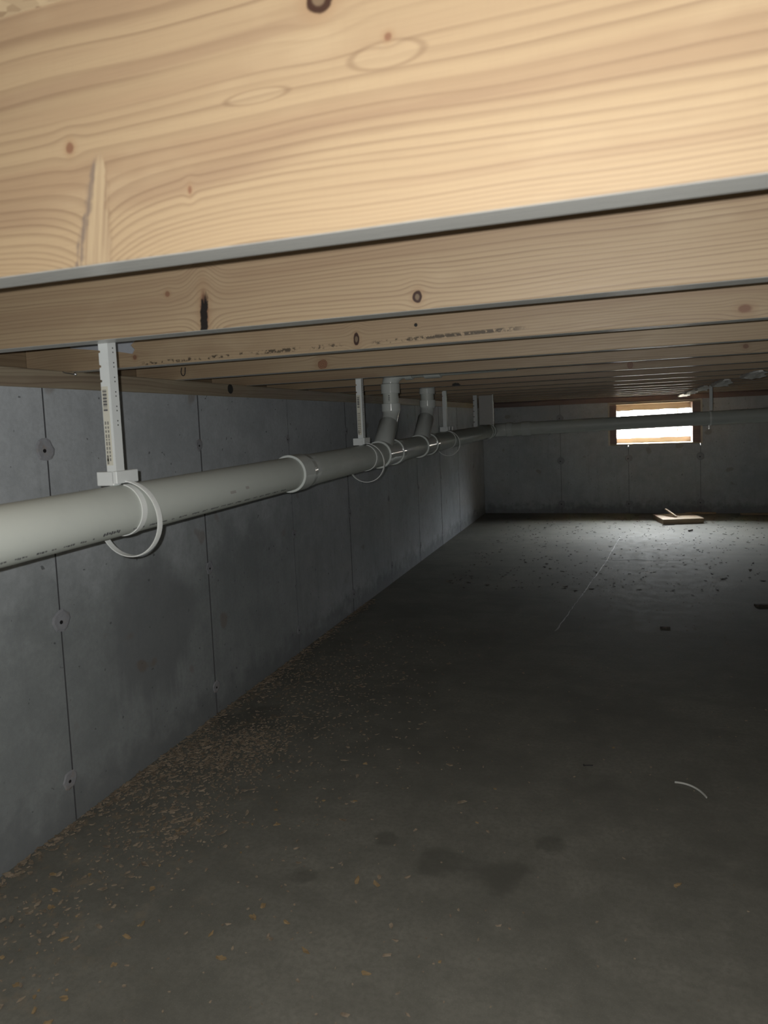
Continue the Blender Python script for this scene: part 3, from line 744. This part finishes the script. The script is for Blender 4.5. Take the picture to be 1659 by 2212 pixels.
# ------------------------------------------------------------------ window
win = empty('window_1', ((WX0 + WX1) / 2, YF, WZ0), 'bright basement window in the far wall behind the crossing pipe', 'window', None, 'structure')
M_buck = wood('buck_wood', 61.0, YF, WZ0, 0.008, lineK=0.3, tint=(0.92, 1.0, 1.08), edge_grey=False)
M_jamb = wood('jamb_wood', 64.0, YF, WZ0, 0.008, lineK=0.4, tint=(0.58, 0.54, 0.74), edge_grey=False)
WT = HW - 0.002
JX0, JX1 = 0.004, 0.650
M_pale = plastic('pale_form_strip', (0.62, 0.58, 0.50), 0.7, 0.2)
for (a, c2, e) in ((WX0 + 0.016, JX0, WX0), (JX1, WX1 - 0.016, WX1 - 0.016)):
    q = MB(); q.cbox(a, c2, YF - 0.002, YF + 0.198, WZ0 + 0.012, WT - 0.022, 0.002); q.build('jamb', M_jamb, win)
    q = MB(); q.cbox(e, e + 0.016, YF - 0.003, YF + 0.05, WZ0, WT, 0.0015); q.build('trim_strip', M_pale, win)
q = MB(); q.cbox(WX0 + 0.016, WX1 - 0.016, YF - 0.002, YF + 0.198, WT - 0.022, WT, 0.0015); q.build('head', M_buck, win)
q = MB(); q.cbox(WX0, WX1, YF - 0.003, YF + 0.012, WT - 0.010, WT + 0.0005, 0.001); q.build('trim_strip', M_pale, win)
q = MB(); q.cbox(WX0 + 0.016, WX1 - 0.016, YF - 0.004, YF + 0.198, WZ0, WZ0 + 0.012, 0.0015); q.build('sill', M_buck, win)
def rail(z0, z1, ragged, name):
    rr = random.Random(4); n = 24; top = []; 
    edge = [(JX0 + (JX1 - JX0) * k / n, (z0 if ragged < 0 else z1) + rr.uniform(-0.0035, 0.0035)) for k in range(n + 1)]
    base = z1 if ragged < 0 else z0
    poly = edge + [(JX1, base), (JX0, base)]
    q = MB(); q.prism(poly, 'y', YF + 0.168, YF + 0.19); q.build(name, M_buck, win)
rail(H + 0.034, WT - 0.022, -1, 'top_board'); rail(WZ0 + 0.012, H - 0.222, 1, 'bottom_board')
q = MB(); q.box(0.536, 0.544, YF + 0.172, YF + 0.186, H - 0.222, H + 0.034); q.build('mullion', M_buck, win)
q = MB(); q.box(JX0, JX1, YF + 0.177, YF + 0.180, H - 0.228, H + 0.040); q.build('pane', glass, win)
# ground outside
M_soil = mat('pale_soil', (0.26, 0.23, 0.18), 0.9)[0]
GZ = H + 0.10
b = MB(); b.box(-40, -0.24, YF + 0.2, 60, GZ - 0.9, GZ); b.box(0.90, 40, YF + 0.2, 60, GZ - 0.9, GZ); b.box(-0.24, 0.90, YF + 0.92, 60, GZ - 0.9, GZ); b.box(-0.24, 0.90, YF + 0.2, YF + 0.92, GZ - 0.9, H - 0.40)
o = b.build('ground', M_soil); tag(o, 'pale ground around the window well outside', 'ground', kind='structure')
M_well, _nt2, _b2 = mat('galvanised_well_sheet', (0.62, 0.63, 0.62), 0.55, 0.4)
q = MB(); n = 48; outer = []; inner = []
for k in range(n + 1):
    a = math.pi * k / n; ca, sa = math.cos(a), math.sin(a)
    for L_, e in ((inner, 0.0), (outer, 0.004)):
        L_.append((0.33 + (0.52 + e) * math.copysign(abs(ca) ** 0.6, ca), YF + 0.2 + (0.66 + e) * abs(sa) ** 0.6))
rows = 30
zs_ = [H - 0.41 + 0.56 * i / rows for i in range(rows + 1)]
vs = []
for i, z in enumerate(zs_):
    cor = 0.008 * math.sin(2 * math.pi * i / 5)
    for P_ in (inner, outer):
        for (x, y) in P_:
            dx, dy = x - 0.33, y - YF - 0.2; l = math.hypot(dx, dy) or 1
            vs.append((x + dx / l * cor, max(y + dy / l * cor, YF + 0.2), z))
m_ = n + 1; fs = []
for i in range(rows):
    for k in range(n):
        a = i * 2 * m_ + k; fs.append((a, a + 1, a + 1 + 2 * m_, a + 2 * m_)); b_ = a + m_; fs.append((b_ + 2 * m_, b_ + 1 + 2 * m_, b_ + 1, b_))
for k in range(n):
    a = rows * 2 * m_ + k; fs.append((a, a + 1, a + 1 + m_, a + m_)); a = k; fs.append((a + m_, a + 1 + m_, a + 1, a))
q.add(vs, fs, 0, True)
tag(q.build('window_well', M_well), 'corrugated galvanised well wall outside the basement window', 'window well')

# ------------------------------------------------------------------ small things on and under the joists
# grey plastic sheet torn behind the second joist
q = MB(); ysh = JY0 + 2 * JS - 0.003
q.prism([(-1.24, HJ + 0.055), (-1.10, HJ + 0.037), (-1.065, HJ + 0.030), (-1.058, HJ + 0.040), (-1.068, HJ + 0.050), (-1.052, HJ + 0.062), (-1.06, HJ + 0.10), (-1.24, HJ + 0.10)], 'y', ysh, ysh + 0.0025)
tag(q.build('plastic_sheet', M_gsheet), 'torn grey plastic sheet on the third joist behind the nearest hanger', 'sheet')
# bright nail end on the sill
q = MB(); q.sweep([(XW + 0.012, 1.300, HJ - 0.004), (XW + 0.012, 1.336, HJ - 0.0065)], 0.0022, 10); q.sweep([(XW + 0.012, 1.336, HJ - 0.0065), (XW + 0.012, 1.338, HJ - 0.0066)], 0.0045, 10)
tag(q.build('nail', M_steel), 'shiny bent nail lying at the edge of the side sill plate', 'nail')
# wire hook on the fourth joist
q = MB(); hx, hy, hz = -1.21, JY0 + 3 * JS - 0.004, HJ + 0.022
q.sweep([(hx - 0.006, hy, hz + 0.012)] + [(hx + 0.007 * math.cos(math.radians(a)), hy - 0.003, hz + 0.012 * math.sin(math.radians(a))) for a in range(180, 361, 15)] + [(hx + 0.006, hy, hz + 0.012)], 0.0014, 8)
tag(q.build('wire_hook', M_black), 'small dark wire hook on the fourth joist near the wall', 'hook')
# torn white wrap scraps stuck under the joists, in a line toward the window
rw = random.Random(21)
wl_lab = ['closest to the viewer', 'second from the viewer', 'third from the viewer', 'fourth from the viewer', 'fifth, just before the window']
for k, (x0, y0, ln) in enumerate(((0.560, 3.10, 0.36), (0.533, 3.80, 0.45), (0.524, 4.58, 0.46), (0.534, 5.38, 0.46), (0.550, 6.15, 0.40))):
    q = MB(); n = 14; rows = []
    for i in range(n + 1):
        yy = y0 + ln * i / n; w = 0.034 * (0.6 + 0.7 * rw.random()) * (0.45 if i in (0, n) else 1)
        zc = HJ - 0.007 - 0.020 * math.sin(math.pi * i / n) * (0.6 + 0.5 * rw.random())
        rows.append([(x0 - w + rw.uniform(-.004, .004), yy, zc), (x0 - w * 0.3, yy + 0.004, zc - 0.006 * rw.random()), (x0 + w * 0.4, yy, zc + 0.004 * rw.random()), (x0 + w, yy, zc), (x0 + w * 0.4, yy, HJ - 0.001), (x0 - w * 0.6, yy, HJ - 0.001)])
    vs = [v for r_ in rows for v in r_]; fs = []
    for i in range(n):
        for m_ in range(6): fs.append((6 * i + m_, 6 * i + (m_ + 1) % 6, 6 * i + 6 + (m_ + 1) % 6, 6 * i + 6 + m_))
    fs += [tuple(range(6))[::-1], tuple(range(6 * n, 6 * n + 6))]
    q.add(vs, fs)
    tag(q.build('wrap_scrap', M_wrap), 'crumpled white wrap scrap stuck under the joists, ' + wl_lab[k], 'scrap', 'white wrap scraps under the joists')

# ------------------------------------------------------------------ things on the floor
# plank box by the far wall
M_brd = wood('offcut_wood', 71.0, 6.0, 0.0, 0.008, lineK=0.3, tint=0.95, edge_grey=False)
bd = empty('wooden_board', (0.49, 6.27, 0), 'thick wooden board lying flat on the floor below the window', 'board')
pq = [(0.357, 5.966), (0.668, 6.07), (0.637, 6.57), (0.297, 6.28)]
pq = [(0.357, 5.97), (0.672, 6.06), (0.600, 6.38), (0.292, 6.29)]
q = MB(); q.prism(pq, 'z', 0.0, 0.032); q.build('frame', M_brd, bd)
cx = sum(p[0] for p in pq) / 4; cy = sum(p[1] for p in pq) / 4
q = MB(); q.prism([(cx + (p[0] - cx) * 1.012, cy + (p[1] - cy) * 1.012) for p in pq], 'z', 0.032, 0.040); q.build('top_panel', M_brd, bd)
def stick(name, a, c, w, h, m, label, cat='offcut'):
    a = Vector(a); c = Vector(c); d = (c - a).normalized(); up = Vector((0, 0, 1)); s_ = d.cross(up).normalized(); n = s_.cross(d)
    m4 = Matrix(((d.x, s_.x, n.x, a.x), (d.y, s_.y, n.y, a.y), (d.z, s_.z, n.z, a.z), (0, 0, 0, 1)))
    q = MB(); q.cbox(0, (c - a).length, -w / 2, w / 2, -h / 2, h / 2, min(w, h) * 0.12, 0, m4); return tag(q.build(name, m), label, cat)
stick('wood_stick', (0.468, 6.10, 0.046), (0.388, 6.20, 0.098), 0.018, 0.010, M_brd, 'short wooden stick leaning up from the thick board on the floor')
stick('wood_stick', (0.452, 6.11, 0.0435), (0.375, 6.23, 0.0475), 0.010, 0.006, M_chip, 'thin brown splinter lying flat on the thick board')
stick('wood_batten', (0.58, 6.58, 0.009), (0.83, 6.60, 0.009), 0.035, 0.016, M_brd, 'flat wooden batten on the floor against the far wall behind the thick board')
stick('wood_batten', (1.02, 6.545, 0.008), (1.55, 6.57, 0.008), 0.040, 0.014, M_brd, 'long flat batten at the foot of the far wall, right of the board')
stick('wood_splinter', (0.345, 5.915, 0.003), (0.44, 5.945, 0.003), 0.006, 0.005, M_crumb, 'thin dark splinter on the floor under the front edge of the board')
stick('wood_offcut', (0.60, 3.47, 0.006), (0.70, 3.49, 0.006), 0.022, 0.010, M_crumb, 'small dark wood offcut on the floor at the right edge of the photo')
stick('wood_offcut', (0.165, 3.05, 0.004), (0.205, 3.055, 0.004), 0.010, 0.007, M_crumb, 'tiny dark splinter on the floor midway to the window')
stick('wood_offcut', (0.515, 5.62, 0.006), (0.545, 5.64, 0.010), 0.014, 0.010, M_crumb, 'dark chip on the lit floor in front of the board')
# nail
q = MB(); q.sweep([(-0.094, 1.784, 0.0022), (-0.072, 1.790, 0.0020)], 0.0014, 8); q.sweep([(-0.0952, 1.7835, 0.0030), (-0.094, 1.784, 0.0030)], 0.0030, 8)
tag(q.build('nail', M_black), 'small dark nail lying on the open floor', 'nail')
# strap offcut, curved, lying on the floor
q = MB(); pts = []
for k in range(17):
    f = k / 16; a = (1 - f) ** 2; bq = 2 * f * (1 - f); cq = f * f
    pts.append((0.124 * a + 0.172 * bq + 0.190 * cq, 1.748 * a + 1.752 * bq + 1.692 * cq, 0.0035))
q.band(pts, (0.15, 0.1, 1), 0.004, 0.0022)
M_off = plastic('dusty_strap_plastic', (0.55, 0.56, 0.53), 0.5)
tag(q.build('strap_offcut', M_off), 'curved offcut of white plastic strap lying on the floor', 'offcut')

# loose chips, each its own thing
chips = [(-0.595, 1.067), (-0.864, 0.96), (-0.874, 0.821), (-0.927, 0.821), (-0.923, 0.808), (-0.996, 0.885), (-0.977, 0.924), (-1.094, 1.027), (-0.997, 0.979), (-1.062, 0.988), (-1.062, 1.087), (-0.904, 1.084), (-0.862, 0.99), (-0.717, 1.005), (-0.511, 1.208), (-0.469, 1.207), (-0.66, 1.098), (-0.531, 1.013), (-0.412, 0.995), (-0.661, 1.064), (-0.975, 1.268), (-0.949, 1.313), (-0.789, 1.232), (-0.794, 1.4), (-0.316, 1.465), (-0.901, 0.786), (-0.881, 0.833), (-0.86, 0.774), (-0.973, 0.818), (-1.049, 0.86), (-0.3, 1.617), (-0.021, 1.903), (-0.666, 0.96), (-0.299, 1.051), (-0.839, 0.9), (-1.139, 1.067), (-0.937, 1.15), (-0.818, 1.332), (-0.76, 1.346), (-0.696, 1.466), (-0.622, 1.48), (0.096, 1.351), (-0.66, 1.662)]
def flake(q, x, y, r, r_, lift):
    n = r_.choice((4, 5, 6)); a0 = r_.random() * 6.28; st = r_.uniform(1.0, 2.8); th = r_.random() * 6.28
    tx, ty = r_.uniform(-.25, .25), r_.uniform(-.25, .25); top = []; bot = []
    for k in range(n):
        a = a0 + 2 * math.pi * k / n; rr = r * r_.uniform(0.55, 1.15)
        px, py = rr * math.cos(a) * st, rr * math.sin(a)
        px, py = px * math.cos(th) - py * math.sin(th), px * math.sin(th) + py * math.cos(th)
        z = lift + abs(px * tx + py * ty); top.append((x + px, y + py, z + 0.0010)); bot.append((x + px, y + py, max(z - 0.0003, 0.0002)))
    q.add(top + bot, [tuple(range(n)), tuple(range(2 * n - 1, n - 1, -1))] + [(k, n + k, n + (k + 1) % n, (k + 1) % n) for k in range(n)])
rc = random.Random(11)
for (x, y) in chips:
    q = MB(); flake(q, x, y, rc.uniform(0.0026, 0.0060), rc, 0.0006)
    if rc.random() < 0.4: flake(q, x + rc.uniform(-.006, .006), y + rc.uniform(-.004, .004), 0.004, rc, 0.0012)
    own = {24: 'lone tan wood chip near the middle of the floor', 30: 'tan wood chip on the floor farther off, left of the dark nail', 31: 'tiny pale chip on the floor close to the dark nail', 41: 'pale wood chip on the floor in front of the curved strap offcut', 14: 'tan wood chip, left one of a close pair on the floor', 15: 'tan wood chip, right one of a close pair on the floor', 0: 'bright orange-tan wood chip alone on the near floor', 35: 'tan wood chip right against the side wall'}
    tag(q.build('wood_chip', M_chip), own.get(chips.index((x, y)), 'small tan wood chip lying loose on the concrete floor'), 'wood chip', 'loose wood chips on the floor')
# sawdust and shavings swept along the wall foot
q = MB(); rs = random.Random(17)
clus = [(-1.20, 1.41, .06, 420), (-1.17, 1.62, .07, 700), (-0.99, 1.27, .07, 360), (-1.06, 1.59, .08, 800), (-1.02, 1.72, .07, 480), (-1.07, 1.01, .06, 110), (-1.01, 0.88, .07, 90), (-1.00, 2.16, .12, 330), (-1.20, 2.26, .08, 260), (-1.23, 2.11, .05, 240), (-1.04, 1.28, .07, 200), (-0.95, 1.9, .16, 300), (-0.8, 1.7, .2, 180), (-0.7, 1.3, .25, 140), (-0.9, 2.5, .2, 260)]
for (cx, cy, sd, n) in clus:
    for k in range(n):
        x = cx + rs.gauss(0, sd); y = cy + rs.gauss(0, sd * 1.3)
        if x < XW + 0.004 or y < 0.6: continue
        flake(q, x, y, rs.uniform(0.0009, 0.0030) * (1.9 if rs.random() < 0.18 else 1.0), rs, rs.uniform(0.0003, 0.003))
for k in range(1100):
    y = rs.uniform(0.9, 3.3); x = XW + 0.004 + abs(rs.gauss(0, 0.020))
    flake(q, x, y, rs.uniform(0.0012, 0.0050), rs, rs.uniform(0.0003, 0.004))
for k in range(500):
    flake(q, rs.uniform(-1.0, 0.5), rs.uniform(0.8, 4.2), rs.uniform(0.0008, 0.0022), rs, 0.0003)
tag(q.build('sawdust', M_dust, origin=(0, 0, 0)), 'pale sawdust and shavings swept along the foot of the side wall', 'sawdust', kind='stuff')
q = MB()
for k in range(900):
    x = rs.uniform(-0.95, 1.5); y = rs.uniform(3.6, 6.5)
    if 0.28 < x < 0.69 and 5.95 < y < 6.4: continue
    flake(q, x, y, rs.uniform(0.0015, 0.006) * (1.3 if rs.random() < .15 else 1), rs, rs.uniform(0.0003, 0.003))
tag(q.build('debris', M_crumb, origin=(0, 0, 0)), 'dark crumbs scattered over the lit floor in front of the window', 'debris', kind='stuff')
